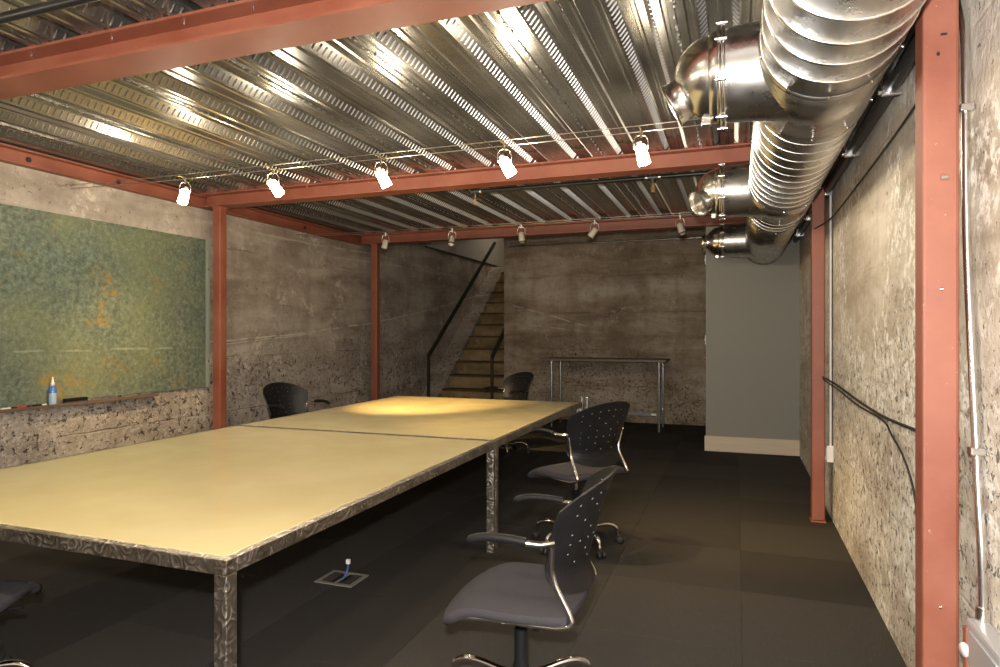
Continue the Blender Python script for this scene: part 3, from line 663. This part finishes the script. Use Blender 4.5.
MB().lathe((0, 0, 0), (0, 0, 1), [(.10, .0285), (.145, .0285), (.158, .018), (.16, 0)], 20).build('bottle_label', M['bottle_blue'], bo)
MB().lathe((0, 0, 0), (0, 0, 1), [(.16, 0), (.16, .016), (.185, .016), (.19, .010), (.235, .004), (.236, 0)], 16).build('nozzle', M['white'], bo)
er = thing('board_eraser', 'black felt board eraser lying on the tray beside the bottle', 'eraser', (TX, 4.06, TZ)); MB().box((-.022, -.10, .014), (.022, .10, .042), bev=.006).build('grip', M['black_plastic'], er); MB().box((-.022, -.10, 0), (.022, .10, .014)).build('felt', M['fabric'], er)
for y, mt, rz, lab in ((3.50, 'white', .06, 'white marker pen with black cap at the end of the tray row'), (3.62, 'red_plastic', -.05, 'red marker pen with black cap on the tray'), (3.745, 'black_plastic', .05, 'black marker pen with white cap next to the bottle')):
    p_ = thing('marker_pen', lab, 'pen', (TX-.0, y, TZ+.0085), rz); c = 'white' if mt == 'black_plastic' else 'black_plastic'
    MB().cyl((0, -.052, 0), (0, .02, 0), .0085, 12).build('barrel', M[mt], p_); MB().cyl((0, .0205, 0), (0, .058, 0), .008, 12).build('cap', M[c], p_)

# ------------------------------------------------------------------ floor box
fb = thing('floor_box', 'square floor outlet box set in the carpet between table legs', 'floor outlet', (-2.237, 3.367, .0008))
h = .125; b_ = .024
for lo, hi in (((-h, -h*.8, 0), (h, -h*.8+b_, .006)), ((-h, h*.8-b_, 0), (h, h*.8, .006)), ((-h, -h*.8+b_, 0), (-h+b_, h*.8-b_, .006)), ((h-b_, -h*.8+b_, 0), (h, h*.8-b_, .006))): MB().box(lo, hi).build('trim_bar', M['floorbox'], fb)
MB().box((-h+b_, -h*.8+b_, 0), (h-b_, h*.8-b_, .0015)).build('recess', M['floorbox_slot'], fb)
for x0, x1 in ((-h+b_, -.042), (.042, h-b_)): MB().box((x0, -h*.8+b_, .0015), (x1, h*.8-b_, .005)).build('carpet_flap', M['carpet_c'], fb)
MB().box((-.008, -h*.8+b_, .0015), (.008, h*.8-b_, .005)).build('divider', M['floorbox'], fb)
pl = thing('network_plug', 'blue cable with clear white plug standing up out of the floor box', 'cable', (-2.225, 3.38, .006))
MB().tube(bez([(0, -.03, 0), (.004, -.005, .012), (.012, .01, .05), (.016, .014, .082)], 6), .006, 8).build('cord', M['cable_blue'], pl)
MB().box((.002, .004, .08), (.026, .022, .108), bev=.003).build('plug_tip', M['white'], pl)

# ------------------------------------------------------------------ unseen lamp added to brighten the upper stairwell
ll = thing('added_landing_lamp', 'unseen globe lamp added on the stairwell ceiling to brighten it', 'lamp', (-4.55, 14.2, 4.6))
MB().lathe((0, 0, 0), (0, 0, -1), [(0, 0), (0, .07), (.03, .065), (.035, 0)], 20).build('mount', M['white'], ll)
MB().lathe((0, 0, -.1), (0, 0, -1), [(.08*math.sin(a*PI/12-PI/2), .08*math.cos(a*PI/12-PI/2)) for a in range(13)], 20).build('globe', mat('added_lit_globe', (.9, .85, .7), .4, Emission_Color=(1, .85, .62, 1), Emission_Strength=4), ll)
lg = bpy.data.lights.new('added_landing_glow', 'POINT'); lg.energy = 9; lg.color = WARM; lg.shadow_soft_size = .08
lo = bpy.data.objects.new('added_landing_glow', lg); COL.objects.link(lo); lo.parent = ll; lo.location = (0, 0, -.28)
